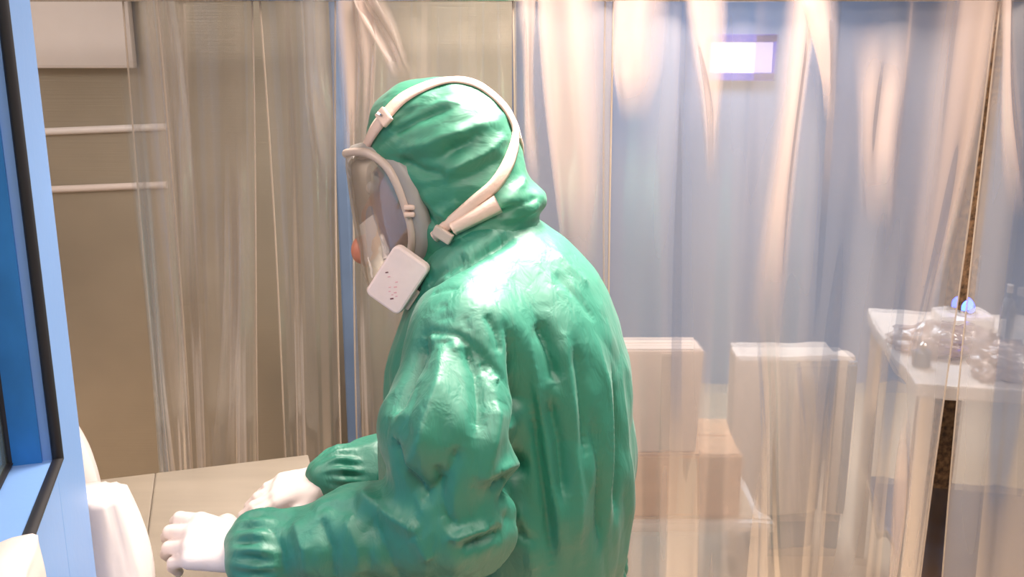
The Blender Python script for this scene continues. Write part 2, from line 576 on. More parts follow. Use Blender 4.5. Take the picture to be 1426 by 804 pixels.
def film_sheet(name, Y, top, bot, mat, parent, zt=None, zb=0.04, folds=4, amp=0.02, seed=0, py_t=0, py_b=800, dy=0.0, nv=56, res=0.010, skew=1.0, full=True, hung=True):
    """film hanging between two slanting edges; top/bot = (left, right) picture columns of its edges at rows py_t and py_b"""
    rnd = random.Random(seed)
    zt = ZR if zt is None else zt
    Y = Y + dy
    pts = []
    lt, lb = W(top[0], py_t, Y), W(bot[0], py_b, Y)
    rt, rb = W(top[1], py_t, Y), W(bot[1], py_b, Y)
    nu = max(6, int(max((rt - lt).length, (rb - lb).length) / res))
    ph = [rnd.uniform(0, 6.28) for _ in range(6)]
    fr = [folds * rnd.uniform(0.8, 1.2), folds * 1.9 * rnd.uniform(0.8, 1.2), folds * 0.45]
    def ex(a, b, z):
        return a.x + (b.x - a.x) * (a.z - z) / max(1e-6, a.z - b.z)
    for j in range(nv + 1):
        z = zt + (zb - zt) * j / nv
        xl, xr = ex(lt, lb, z), ex(rt, rb, z)
        s = j / nv
        for i in range(nu + 1):
            u = i / nu
            w = math.sin(math.pi * min(1, min(u, 1 - u) * 6 + 0.12) / 2)
            y = amp * (math.sin(6.283 * fr[0] * u + ph[0] + 1.3 * math.sin(2.0 * s + ph[3]))
                       + 0.25 * math.sin(6.283 * fr[1] * u + ph[1] + 1.1 * math.sin(3 * s + ph[4]))
                       + 0.8 * math.sin(6.283 * fr[2] * u + ph[2])) * w * (0.6 + 0.5 * s)
            x = xl + (xr - xl) * u + 0.006 * math.sin(5 * s + ph[5] + 3 * u)
            pts.append((x, Y + y, z))
    n1 = nu + 1
    fs = [(j * n1 + i, j * n1 + i + 1, (j + 1) * n1 + i + 1, (j + 1) * n1 + i) for j in range(nv) for i in range(nu)]
    o = obj(name, pts, fs, mat, parent)
    # opacity fade from the middle to the edges, softening the painted reflection streaks
    at = o.data.attributes.new('layers', 'FLOAT', 'POINT')
    at.data.foreach_set('value', [min(1.0, 1.25 * math.sin(math.pi * min(1, max(0, (i / nu) ** skew))) ** 1.1) * min(1.0, (1 - j / nv) * 2.4 + (1.0 if full else 0.0)) * (1.0 if hung else min(1.0, j / nv * 3)) for j in range(nv + 1) for i in range(nu + 1)])
    edges = ([pts[j * n1] for j in range(nv + 1)], [pts[j * n1 + nu] for j in range(nv + 1)])
    return o, edges


# rail the film hangs from
rail = thing('curtain_rail', 'thin steel rail along the top edge that the clear film hangs from', 'rail', (0.3, YC, ZR))
MB().box((0.55, YC - 0.0, ZR + 0.022), (3.9, 0.035, 0.045), bev=0.006).build('channel', M['chrome'], rail)
mb = MB()
for k in range(5):
    mb = MB().box((-1.2 + 0.87 * k, YC, (ZR + 0.045 + 2.6) / 2), (0.012, 0.012, 2.6 - ZR - 0.045))
    mb.build('hanger', M['chrome'], rail)


def curtain(label, top, bot, mat, folds, amp, seed, hems=(True, True), dy=0.0, streaks=()):
    c = W((top[0] + top[1]) / 2, 0, YC + dy)
    t = thing('film_curtain', label, 'plastic curtain', (c.x, YC + dy, ZR), group='clear film sheets hanging behind the person')
    o, ed = film_sheet('sheet', YC, top, bot, mat, t, folds=folds, amp=amp, seed=seed, dy=dy)
    for k in (0, 1):
        if hems[k]:
            MB().tube([(p[0], p[1] - 0.001, p[2]) for p in ed[k]], 0.0022, 6).build('hem', M['film_hem'], t, smooth=True)
    for i, (pt, pb, y0, y1, m) in enumerate(streaks):  # hazy ribbons; the pink ones put reflected warm light into the colour
        zt = min(ZR, W(pt[0], y0, YC).z); zb = max(0.05, W(pb[0], y1, YC).z)
        pt, pb = [((a_ + b_) / 2 - (b_ - a_) * 0.68, (a_ + b_) / 2 + (b_ - a_) * 0.68) for a_, b_ in (pt, pb)]
        film_sheet('pleat', YC, pt, pb, M[m], t, zt=zt, zb=zb, py_t=y0, py_b=y1, folds=1.2, amp=0.007, seed=seed * 10 + i, dy=dy - 0.05 - 0.004 * (i % 4), nv=30, res=0.004, skew=(0.55, 1.0, 1.7)[(i + seed) % 3], full=(y1 >= 800), hung=(y0 <= 5))
    return t


curtain('clear film strip with a bluish left edge nearest the blue cabinet', (170, 221), (246, 276), M['film_left'], 1.2, 0.006, 1,
        streaks=(((170, 190), (238, 258), 85, 800, 'film_cool'), ((196, 220), (252, 274), 0, 800, 'film_clear')))
curtain('wide clear film strip between the bluish strip and the dark gap', (222, 348), (262, 366), M['film_left'], 1.6, 0.012, 2, dy=0.015,
        hems=(False, True), streaks=(((226, 240), (240, 286), 0, 420, 'film_clear'), ((322, 346), (306, 360), 180, 640, 'film_clear')))
curtain('clear film strip between the dark gap and the blue post', (360, 468), (408, 476), M['film_left'], 1.5, 0.012, 3,
        streaks=(((420, 462), (446, 470), 0, 260, 'film_clear'),))
curtain('clear film sheet right behind the masked head', (490, 720), (502, 724), M['film_left'], 3, 0.015, 4, dy=0.02, hems=(True, False),
        streaks=(((474, 498), (476, 502), 0, 240, 'film_pleat'), ((494, 516), (502, 524), 0, 220, 'film_pleat'), ((500, 530), (548, 580), 0, 110, 'film_pleat')))
curtain('clear film sheet with pink folds just right of the hood', (716, 852), (716, 850), M['film_right'], 1.8, 0.012, 5,
        streaks=(((717, 742), (737, 748), 0, 260, 'film_pleat'), ((762, 838), (792, 838), 0, 420, 'film_pleat')))
curtain('broad hazy film sheet in front of the lit wall display', (846, 1384), (838, 1284), M['film_right'], 5, 0.014, 6, dy=0.02,
        streaks=(((862, 930), (868, 900), 0, 170, 'film_pleat'), ((962, 1004), (984, 1002), 0, 260, 'film_pleat'),
                ((1096, 1132), (1040, 1082), 0, 480, 'film_pleat'), ((1126, 1160), (1152, 1168), 0, 170, 'film_pleat'),
                ((1192, 1268), (1206, 1236), 30, 320, 'film_pleat'), ((1316, 1384), (1236, 1282), 0, 520, 'film_pleat'),
                ((1058, 1092), (1066, 1104), 400, 800, 'film_clear'), ((1262, 1276), (1236, 1252), 560, 800, 'film_pleat')))
curtain('hazy film sheet right of the brown post', (1390, 1640), (1312, 1540), M['film_right'], 2, 0.014, 7, hems=(True, False),
        streaks=(((1392, 1412), (1404, 1426), 0, 300, 'film_pleat'),))


# ------------------------------------------------------------------ blue cabinet with recessed window
corner = W(77, 640, 1.00)
cd = Vector((math.sin(math.radians(-17.5)), math.cos(math.radians(-17.5)), 0))      # along the panel, away from the camera
cn = Vector((cd.y, -cd.x, 0))                                                       # panel normal, into the booth
# far end of the panel
den = ray(127, 735)
tt = (corner.x * cn.x + corner.y * cn.y) / (den.x * cn.x + den.y * cn.y)
far = Vector((den.x * tt, den.y * tt, 0))
L_far = (far - Vector((corner.x, corner.y, 0))).dot(cd)
cab = thing('glazed_cabinet', 'tall blue metal cabinet with a recessed window and black gasket', 'cabinet', (corner.x, corner.y, 0))
base = Vector((corner.x, corner.y, 0))
zc = corner.z
R = Matrix((cd, -cn, Vector((0, 0, 1)))).transposed()


def cab_pt(a, b, z):
    return base + cd * a - cn * b + Vector((0, 0, z))


D = 0.42


def solve(fn, target, lo_, hi_):
    for _ in range(60):
        mid_ = (lo_ + hi_) / 2
        if (fn(mid_) - target) * (fn(lo_) - target) <= 0: hi_ = mid_
        else: lo_ = mid_
    return (lo_ + hi_) / 2


def proj(p):
    x, y, z = p.x, p.y, p.z - CAM_Z
    dep = y * math.cos(PITCH) - z * math.sin(PITCH)
    up_ = y * math.sin(PITCH) + z * math.cos(PITCH)
    return 713 + FPX * x / dep, 402 - FPX * up_ / dep


REC = solve(lambda b: proj(cab_pt(0, b, zc))[0], 15, 0.01, 0.4)       # depth of the window recess
AW = solve(lambda a: proj(cab_pt(a, 0, zc))[1], 772, -0.8, 0.0)       # where the cloth on the sill begins
mb = MB()
mb.box(cab_pt(L_far / 2, D / 2, 1.15), (L_far, D, 2.3), R, 0.004)                       # far stile
mb.box(cab_pt(-0.20, D / 2, zc / 2), (0.40, D, zc), R, 0.0)                           # below the opening
mb.box(cab_pt(-0.20, D / 2, 2.2), (0.40, D, 0.2), R, 0.0)                             # above
mb.box(cab_pt(-0.43, D / 2, 1.15), (0.06, D, 2.3), R, 0.004)                           # near stile
mb.build('housing', M['blue'], cab)
# scuffed liner on the far jamb, its darker blue standing for shade in the recess
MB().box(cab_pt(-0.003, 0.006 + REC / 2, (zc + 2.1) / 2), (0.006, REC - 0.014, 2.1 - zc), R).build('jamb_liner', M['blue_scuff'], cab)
# gasket round the opening
gm = MB()
g = 0.0062
gm.tube([cab_pt(-0.394, -0.003, zc), cab_pt(0.0, -0.003, zc), cab_pt(0.0, -0.003, 2.1), cab_pt(-0.394, -0.003, 2.1), cab_pt(-0.394, -0.003, zc)], g, 10, cap=False)
gm.build('gasket', M['gasket'], cab, smooth=True)
MB().box(cab_pt(-0.20, REC + 0.006, (zc + 2.1) / 2), (0.40, 0.008, 2.1 - zc), R).build('window_pane', M['pane'], cab)
gm = MB().tube([cab_pt(-0.394, REC, zc + 0.003), cab_pt(-0.004, REC, zc + 0.003), cab_pt(-0.004, REC, 2.09)], 0.004, 8)
gm.build('pane_seal', M['gasket'], cab, smooth=True)

# ------------------------------------------------------------------ workbench beside the cabinet
ZB = 0.80
t = thing('workbench', 'stainless steel workbench between the blue cabinet and the person', 'workbench', (corner.x, corner.y, 0))
bw, b0, b1 = 0.34, 0.02, 1.00
mb = MB().box(cab_pt((b0 + b1) / 2, -0.02 - bw / 2, ZB - 0.02), (b1 - b0, bw, 0.04), R, 0.004)
ret = b1 - L_far - 0.02                                            # short return of the top round the end of the cabinet
mb.box(cab_pt(b1 - ret / 2, 0.14, ZB - 0.02), (ret, 0.32, 0.04), R, 0.004)
mb.build('bench_top', M['steel_top'], t)
MB().box(cab_pt(b1 - 0.05, 0.24, (ZB - 0.04) / 2), (0.04, 0.04, ZB - 0.04), R, 0.005).build('leg', M['chrome'], t)
for a in (b0 + 0.05, b1 - 0.05):
    for b in (-0.06, -0.02 - bw + 0.05):
        MB().box(cab_pt(a, b, (ZB - 0.04) / 2), (0.04, 0.04, ZB - 0.04), R, 0.005).build('leg', M['chrome'], t)
MB().box(cab_pt((b0 + b1) / 2, -0.02 - bw / 2, 0.25), (b1 - b0 - 0.08, bw - 0.08, 0.025), R, 0.005).build('lower_shelf', M['steel_top'], t)


# ------------------------------------------------------------------ things in the room behind
# steel table
ta, tb = W(1212, 436, 3.0), W(1274, 540, 2.28)
tdir = Vector((ta.x - tb.x, ta.y - tb.y, 0)); tl = tdir.length; tdir.normalize()
tn = Vector((tdir.y, -tdir.x, 0))
ZT = 0.90
tb0 = Vector((tb.x, tb.y, 0))
RT = Matrix((tdir, -tn, Vector((0, 0, 1)))).transposed()


def tab(a, b, z):
    return tb0 + tdir * a + tn * b + Vector((0, 0, z))


t = thing('steel_table', 'pale steel table behind the hazy film, in front of the brown post', 'table', tuple(tab(0.36, 0.5, 0)))
TL = 0.74
MB().box(tab(TL / 2, 0.5, ZT - 0.02), (TL, 1.0, 0.04), RT, 0.006).build('tabletop', M['white'], t)
for a in (0.04, TL - 0.04):
    for b in (0.04, 0.96):
        MB().box(tab(a, b, (ZT - 0.04) / 2), (0.045, 0.045, ZT - 0.04), RT, 0.005).build('leg', M['chrome'], t)
MB().box(tab(TL / 2, 0.5, 0.3), (TL - 0.1, 0.92, 0.025), RT, 0.005).build('lower_shelf', M['chrome'], t)


def lump(name, c, r, mat, seed, amp=0.25, flat=0.0, parent=None, sub=4, freq=3.0, taper=0.0):
    """crumpled plastic: a noise-pinched blob sitting on its base"""
    bm = bmesh.new()
    bmesh.ops.create_icosphere(bm, subdivisions=sub, radius=1.0)
    vv = []
    for v in bm.verts:
        n = v.co.normalized()
        d = 1 + amp * (mnoise.noise(n * freq + Vector((seed, 0, 0))) + 0.7 * abs(mnoise.noise(n * freq * 2.3 + Vector((0, seed, 0)))) - 0.2)
        p = n * d
        k = 1 - taper * max(0, p.z)
        q = Vector((p.x * r[0] * k, p.y * r[1] * k, p.z * r[2]))
        if q.z < -flat * r[2]: q.z = -flat * r[2]
        vv.append(Vector(c) + q)
    bm.verts.index_update()
    ff = [[v.index for v in f.verts] for f in bm.faces]
    bm.free()
    return obj(name, vv, ff, mat, parent)


p = W(1322, 470, 2.56)
o = lump('plastic_bag', (p.x, p.y, ZT + 0.028), (0.14, 0.10, 0.045), M['bag_clear'], 3.1, 0.35, 0.5)
tag(o, 'pinkish clear plastic bag lying flat on the steel table in front of the blue indicator', 'plastic bag', 'clear bags on the steel table')
p = W(1400, 520, 2.34)
o = lump('plastic_bag', (p.x, p.y, ZT + 0.03), (0.09, 0.08, 0.055), M['bag_clear'], 7.7, 0.5, 0.5)
tag(o, 'small crumpled clear plastic bag at the front edge of the steel table', 'plastic bag', 'clear bags on the steel table')
# instrument with a blue indicator
p = W(1342, 462, 2.80)
t = thing('bench_scale', 'small white instrument with a glowing blue indicator on the steel table', 'instrument', (p.x, p.y, ZT))
MB().box((p.x, p.y, ZT + 0.022), (0.16, 0.13, 0.044), bev=0.010).build('housing', M['white'], t)
MB().tube([(p.x, p.y, ZT + 0.044), (p.x, p.y, ZT + 0.062)], 0.03, 20).build('collar', M['chrome'], t, smooth=True)
lump('indicator_lamp', (p.x, p.y - 0.012, ZT + 0.068), (0.020, 0.020, 0.026), M['led'], 1.0, 0.0, 0.5, parent=t, sub=3)
# dark bottle and a grey weight
p = W(1416, 480, 2.62)
t = thing('bottle', 'slate blue bottle beside the crumpled bag on the steel table', 'bottle', (p.x, p.y, ZT))
prof = [(0.0, 0.03), (0.004, 0.034), (0.10, 0.034), (0.125, 0.026), (0.135, 0.014), (0.155, 0.014)]
mb = MB().tube([(p.x, p.y, ZT + h) for h, r in prof], [r for h, r in prof], 20)
mb.build('bottle_body', M['greyplastic'], t, smooth=True)
MB().tube([(p.x, p.y, ZT + 0.150), (p.x, p.y, ZT + 0.172)], 0.017, 20).build('cap', M['white'], t, smooth=True)
p = W(1284, 500, 2.42)
t = thing('balance_weight', 'small grey cylinder weight near the left edge of the steel table', 'weight', (p.x, p.y, ZT))
prof = [(0, 0.022), (0.003, 0.026), (0.04, 0.026), (0.044, 0.022)]
MB().tube([(p.x, p.y, ZT + h) for h, r in prof], [r for h, r in prof], 20).build('weight_body', M['greyplastic'], t, smooth=True)
prof = [(0.044, 0.006), (0.052, 0.006), (0.056, 0.012), (0.062, 0.012), (0.066, 0.006)]
MB().tube([(p.x, p.y, ZT + h) for h, r in prof], [r for h, r in prof], 16).build('knob', M['chrome'], t, smooth=True)

# lit wall display
Yd = 4.69
a, b = W(990, 47, Yd), W(1079, 113, Yd)
c = (a + b) / 2
w_, h_ = b.x - a.x, a.z - b.z
t = thing('wall_display', 'small lit white display in a blue bezel on the back wall', 'display', (c.x, 4.70, c.z))
mb = MB()
ww = w_ / 2; hh = h_ / 2; fr = 0.040
mb.box((c.x, Yd - 0.01, c.z + hh - fr / 2), (w_, 0.05, fr), bev=0.004)
mb.box((c.x, Yd - 0.01, c.z - hh + fr / 2), (w_, 0.05, fr), bev=0.004)
mb.box((c.x + ww - fr / 3, Yd - 0.01, c.z), (fr * 0.66, 0.05, h_), bev=0.004)
mb.box((c.x - ww + fr / 6, Yd - 0.01, c.z), (fr * 0.33, 0.05, h_), bev=0.004)
mb.build('bezel', M['screen_blue'], t)
MB().box((c.x - fr / 6, Yd - 0.012, c.z), (w_ - fr * 0.9, 0.035, h_ - fr * 1.9), bev=0.008).build('screen', M['screen'], t)

# low white trolley with cartons
YT = 2.58
x0, x1 = W(866, 740, YT).x, W(1072, 740, YT).x
zt_ = W(960, 738, YT).z
t = thing('trolley', 'low white framed trolley carrying the cartons behind the film', 'trolley', ((x0 + x1) / 2, YT + 0.16, 0))
mb = MB()
for y in (YT, YT + 0.32):
    mb.box(((x0 + x1) / 2, y, zt_), (x1 - x0, 0.03, 0.03), bev=0.004)
for x in (x0 + 0.015, x1 - 0.015):
    mb.box((x, YT + 0.16, zt_), (0.03, 0.32, 0.03), bev=0.004)
mb.build('rail_frame', M['white'], t)
MB().box(((x0 + x1) / 2, YT + 0.16, zt_ + 0.012), (x1 - x0 - 0.05, 0.30, 0.012)).build('deck', M['floor'], t)
for x in (x0 + 0.02, x1 - 0.02):
    for y in (YT + 0.02, YT + 0.30):
        MB().box((x, y, (zt_ + 0.02) / 2 + 0.02), (0.03, 0.03, zt_ - 0.04), bev=0.003).build('leg', M['white'], t)
        MB().tube([(x - 0.012, y, 0.02), (x + 0.012, y, 0.02)], 0.02, 16).build('caster', M['gasket'], t, smooth=True)


def carton(name, label, x0, x1, y0, y1, z0, z1, mat, tape):
    t = thing(name, label, 'carton', ((x0 + x1) / 2, (y0 + y1) / 2, z0), group='cartons stacked on the trolley')
    MB().box(((x0 + x1) / 2, (y0 + y1) / 2, (z0 + z1) / 2), (x1 - x0, y1 - y0, z1 - z0), bev=0.006).build('carton_body', mat, t)
    for s in (-1, 1):
        MB().box(((x0 + x1) / 2, (y0 + y1) / 2 + s * (y1 - y0) / 4, z1 + 0.002), (x1 - x0 - 0.01, (y1 - y0) / 2 - 0.006, 0.005), bev=0.001).build('flap', mat, t)
    MB().box(((x0 + x1) / 2 + 0.02, y0 - 0.001, (z0 + z1) / 2), (0.05, 0.003, z1 - z0 - 0.02)).build('tape', tape, t)


zd = zt_ + 0.018
zm = W(900, 640, YT + 0.02).z
carton('carton', 'tan carton at the bottom of the stack on the white trolley', x0 + 0.02, x1 - 0.08, YT + 0.02, YT + 0.30, zd, zm, M['carton'], M['floor'])
carton('carton', 'white carton standing on top of the tan carton', W(862, 560, YT + 0.03).x, W(981, 560, YT + 0.03).x, YT + 0.03, YT + 0.15, zm + 0.006, W(900, 492, YT + 0.03).z, M['pinkish'], M['mask_rim'])

# wrapped crate with a dark skirt
xa, xb = W(1031, 500, 2.98).x, W(1192, 500, 2.98).x
zk = W(1100, 502, 2.98).z
zs = W(1100, 728, 2.98).z
t = thing('wrapped_crate', 'beige film wrapped crate with a slate side and dark plinth', 'crate', ((xa + xb) / 2, 3.2, 0))
MB().box(((xa + xb) / 2 + 0.05, 3.07, (zs - 0.0) / 2), (xb - xa - 0.10, 0.14, zs), bev=0.004).build('plinth', M['greyplastic'], t)
MB().box(((xa + xb) / 2, 3.06, (zk + zs) / 2), (xb - xa, 0.16, zk - zs), bev=0.012).build('crate_body', M['cream'], t)
MB().box((xb - 0.012, 2.973, (zk + zs) / 2), (0.03, 0.02, zk - zs - 0.03), bev=0.004).build('corner_post', M['greyplastic'], t)
film_sheet('wrap', 2.94, (1084, 1184), (1116, 1172), M['film_clear'], t, zt=zk - 0.01, zb=zs + 0.02, py_t=505, py_b=720, folds=2.5, amp=0.012, seed=21)


# ------------------------------------------------------------------ the person
PHI = math.radians(11)
X0 = W(690, 300, 1.55).x
Fd = Vector((-math.cos(PHI), math.sin(PHI), 0))     # facing
Lt = Vector((-math.sin(PHI), -math.cos(PHI), 0))    # towards the person's left, the camera's side
Y0 = 1.55


def WL(px, py, lat):
    """point seen at that pixel on the plane lat metres beside the body's middle plane"""
    d = ray(px, py)
    o_ = Vector((X0, Y0, 0)) + Lt * lat
    t = (o_.x * Lt.x + o_.y * Lt.y) / (d.x * Lt.x + d.y * Lt.y)
    return Vector((d.x * t, d.y * t, CAM_Z + d.z * t))


def mirror(p):
    return p - Lt * 2 * (p - Vector((X0, Y0, 0))).dot(Lt)


def WM(px, py, lat=0.0):
    """point of the body's middle plane seen at that pixel, then moved sideways"""
    d = ray(px, py)
    o_ = Vector((X0, Y0, 0))
    # solve (t*d - o).Lt = 0 in the ground plane
    t = (o_.x * Lt.x + o_.y * Lt.y) / (d.x * Lt.x + d.y * Lt.y)
    return Vector((d.x * t, d.y * t, CAM_Z + d.z * t)) + Lt * lat


person = thing('person', 'person in hooded green coverall, full face mask and white gloves, bent over the bench', 'person', (X0, Y0, 0), 0)

# torso stations: row, front column, back column, half breadth
ST = [(316, 628, 757, 0.082), (332, 612, 786, 0.100), (352, 600, 806, 0.120), (380, 590, 831, 0.147), (410, 578, 848, 0.170), (450, 566, 862, 0.190), (500, 553, 874, 0.200),
      (560, 545, 881, 0.205), (620, 542, 885, 0.205), (680, 545, 883, 0.205), (740, 555, 876, 0.200), (778, 566, 866, 0.188), (800, 568, 866, 0.188),
      (850, 556, 886, 0.200), (920, 560, 892, 0.200), (1000, 580, 880, 0.19)]
st = []
for py, a, b, w in ST:
    A, B = WM(a, py), WM(b, py)
    c = (A + B) / 2
    st.append((c.z, c.x, c.y, (A - B).length / 2, w))
st = np.array(st)[::-1]           # rising z


def torso_sdf(P):
    z = np.clip(P[:, 2], st[0, 0], st[-1, 0])
    cx = np.interp(z, st[:, 0], st[:, 1]); cy = np.interp(z, st[:, 0], st[:, 2])
    a = np.interp(z, st[:, 0], st[:, 3]); b = np.interp(z, st[:, 0], st[:, 4])
    dx, dy = P[:, 0] - cx, P[:, 1] - cy
    f = dx * Fd.x + dy * Fd.y
    l = dx * Lt.x + dy * Lt.y
    k = ((np.abs(f) / a) ** 2.3 + (np.abs(l) / b) ** 2.3) ** (1 / 2.3)
    d = (k - 1) * np.minimum(a, b)
    dz = np.maximum(P[:, 2] - st[-1, 0], st[0, 0] - P[:, 2])
    return np.where(dz > 0, np.sqrt(np.maximum(d, 0) ** 2 + dz ** 2) + np.minimum(d, 0) * 0.3, d)


SHn = W(652, 470, 1.385); ELn = W(634, 722, 1.285); WRn = W(362, 772, 1.29)
MIDn = W(624, 600, 1.30)
SHf = WM(650, 470, -0.19); ELf = W(606, 642, 1.82); WRf = W(462, 664, 1.69)
NK = WM(688, 352)
hipN, hipF = WM(720, 960, 0.10), WM(720, 960, -0.10)
footN = Vector((hipN.x + 0.03, hipN.y, 0.09)); footF = Vector((hipF.x + 0.03, hipF.y, 0.09))


def arms_sdf(P, off=0.0):
    d = smin(s_caps(P, SHn, MIDn, 0.088 - off, 0.096 - off), s_caps(P, MIDn, ELn, 0.096 - off, 0.085 - off), 0.03)
    fm = ELn.lerp(WRn, 0.55)
    d = smin(d, s_caps(P, ELn, fm, 0.084 - off, 0.066 - off), 0.03)
    d = smin(d, s_caps(P, fm, WRn, 0.066 - off, 0.045 - off * 0.6), 0.02)
    fm2 = ELf.lerp(WRf, 0.6)
    e = smin(s_caps(P, SHf, ELf, 0.09 - off, 0.08 - off), s_caps(P, ELf, fm2, 0.08 - off, 0.066 - off), 0.03)
    e = smin(e, s_caps(P, fm2, WRf, 0.066 - off, 0.046 - off * 0.6), 0.02)
    return np.minimum(d, e)


# cuffs with gathered frill
CUn0 = WRn + (ELn - WRn).normalized() * 0.012
CUf0 = WRf + (ELf - WRf).normalized() * 0.012


def cover_sdf(P):
    d = torso_sdf(P)
    sh = np.minimum(s_caps(P, NK + Lt * 0.04, SHn, 0.062, 0.085), s_caps(P, NK - Lt * 0.04, SHf, 0.062, 0.085))
    d = smin(d, sh, 0.05)
    d = smin(d, arms_sdf(P), 0.028)
    # collar roll
    for a, b in zip(COLLAR[:-1], COLLAR[1:]):
        d = smin(d, s_caps(P, a, b, 0.013, 0.013), 0.005)
    # trousers
    lg = np.minimum(s_caps(P, hipN, footN, 0.125, 0.085), s_caps(P, hipF, footF, 0.125, 0.085))
    d = smin(d, lg, 0.04)
    # gathered frills: hem of the jacket and the cuffs
    d = smin(d, s_caps(P, WRn, CUn0, 0.056, 0.060), 0.015)
    d = smin(d, s_caps(P, WRf, CUf0, 0.047, 0.052), 0.015)
    return d


# slanting collar loop: high at the nape, low under the chin
COLLAR = []
cb, cf = WM(742, 316), WM(578, 404)
for k in range(25):
    an = 2 * math.pi * k / 24
    c = (cb + cf) / 2
    ax_ = (cb - cf) / 2
    COLLAR.append(c + ax_ * math.cos(an) + Lt * (0.098 * math.sin(an)) + Vector((0, 0, -0.012 * abs(math.sin(an)))))

lo = (-0.48, 1.08, 0.05); hi = (0.32, 2.02, 1.62)
V, Q = surface_nets(cover_sdf, lo, hi, 0.0085, 2)
V, Q = subdivide(V, Q)
strokes = [
    # arm hole and sleeve
    ([(708, 458), (717, 481), (721, 526), (723, 559), (718, 601), (720, 654), (702, 696)], -0.036, 0.013),
    ([(576, 418), (612, 388), (650, 362), (690, 342), (728, 322)], -0.020, 0.011),
    ([(590, 394), (620, 372), (650, 352)], -0.014, 0.012),
    ([(676, 436), (692, 465), (698, 494)], -0.008, 0.008),
    ([(590, 470), (579, 507), (559, 546), (548, 580)], -0.022, 0.014),
    ([(647, 481), (663, 520), (668, 565), (664, 610)], -0.015, 0.013),
    ([(585, 470), (602, 462), (640, 468), (664, 488), (692, 518), (712, 548)], -0.006, 0.006),
    ([(618, 478), (612, 540), (590, 610), (560, 660)], 0.018, 0.018),
    ([(690, 560), (684, 620), (668, 680)], 0.014, 0.016),
    ([(640, 620), (620, 670), (580, 700)], -0.016, 0.013),
    ([(548, 610), (560, 650), (590, 690)], -0.016, 0.013),
    ([(680, 660), (702, 648), (718, 638)], 0.014, 0.010),
    ([(684, 676), (708, 664)], -0.012, 0.008),
    ([(606, 644), (622, 717), (637, 744)], -0.013, 0.010),
    ([(626, 750), (655, 743), (684, 736)], 0.016, 0.010),
    ([(640, 764), (676, 756), (704, 740)], -0.014, 0.010),
    ([(700, 717), (722, 740), (748, 756)], -0.012, 0.010),
    ([(500, 690), (540, 716), (590, 740)], 0.014, 0.014),
    # forearm
    ([(376, 735), (392, 770), (396, 800)], -0.009, 0.008), ([(410, 728), (428, 765), (432, 800)], 0.009, 0.010),
    ([(446, 722), (462, 765), (466, 804)], -0.010, 0.010), ([(482, 718), (500, 765), (502, 804)], 0.009, 0.011),
    ([(520, 720), (540, 770), (560, 804)], -0.010, 0.011), ([(580, 745), (600, 780)], 0.008, 0.01),
    # back pleats
    ([(749, 447), (763, 481), (776, 533)], -0.018, 0.010),
    ([(764, 554), (780, 617), (785, 696)], -0.016, 0.010),
    ([(743, 560), (752, 640), (764, 717), (769, 791)], -0.016, 0.010),
    ([(800, 480), (812, 560), (816, 640)], -0.013, 0.010),
    ([(827, 580), (838, 675), (838, 760)], -0.014, 0.010),
    ([(854, 517), (864, 601), (859, 723)], -0.012, 0.009),
    ([(736, 470), (750, 560), (764, 650), (778, 760)], 0.009, 0.010),
    ([(786, 470), (800, 580), (806, 700), (804, 780)], 0.009, 0.011),
    ([(832, 480), (848, 570), (850, 680), (846, 760)], 0.008, 0.010),
    ([(720, 700), (735, 740), (742, 800)], 0.010, 0.012),
    ([(770, 380), (800, 410), (830, 450)], -0.006, 0.012), ([(774, 350), (792, 372), (820, 400)], 0.006, 0.010),
    # shoulder tucks
    ([(606, 428), (626, 424)], -0.003, 0.006), ([(608, 446), (634, 440)], -0.003, 0.006), ([(646, 440), (652, 462)], -0.003, 0.006),
    ([(664, 360), (686, 350)], -0.003, 0.006), ([(694, 330), (712, 320)], -0.003, 0.006), ([(600, 410), (640, 402)], -0.005, 0.006),
    ([(620, 470), (622, 484)], -0.006, 0.005), ([(634, 474), (638, 490)], 0.005, 0.005), ([(650, 484), (656, 500)], -0.006, 0.005),
    ([(672, 502), (680, 520)], -0.006, 0.006), ([(600, 464), (604, 480)], 0.005, 0.005), ([(688, 520), (694, 536)], 0.006, 0.006),
]
N_ = normals_of(V, Q)
Dp = fold_disp(V, cover_sdf, strokes)
r1 = nz(V, (15, 15, 3.2), 3.0); r2 = nz(V, (30, 30, 11), 9.0)
r3 = nz(V + 0.02 * r2[:, None], (11, 11, 6.5), 21.0)
zlow = np.clip((1.33 - V[:, 2]) / 0.12, 0.15, 1)
Dp += zlow * (0.010 * (0.35 - np.abs(r1)) + 0.003 * r2 + 0.011 * (np.abs(r3) - 0.25))
# gathers at the waist elastic and at the cuffs
zw = WM(720, 788).z
gth = np.exp(-((V[:, 2] - zw) / 0.022) ** 2)
ang = np.arctan2(V[:, 1] - Y0, V[:, 0] - X0)
Dp += gth * 0.010 * np.sin(ang * 46)
for C_, ax_ in ((WRn, (ELn - WRn).normalized()), (WRf, (ELf - WRf).normalized())):
    dd = V - vnp(C_)
    s_ = dd @ vnp(ax_)
    m = np.exp(-((s_ - 0.01) / 0.025) ** 2) * (np.linalg.norm(dd, axis=1) < 0.10)
    e1 = ax_.cross(Vector((0, 0, 1))).normalized(); e2 = ax_.cross(e1)
    an = np.arctan2(dd @ vnp(e1), dd @ vnp(e2))
    Dp += m * 0.005 * np.sin(an * 15 + s_ * 60)
V2 = V + N_ * Dp[:, None]
cover = obj('coverall', V2.tolist(), Q.tolist(), M['cloth'], person)
cover['label'] = 'loose teal green coverall with gathered cuffs'

# ---- hood
hc = WM(622, 206)


def rad(a, b):
    return (WM(a, 300) - WM(b, 300)).length


HR = (rad(622, 518), 0.098, 0.126)
head_R = Matrix((Fd, Lt, Vector((0, 0, 1)))).transposed()


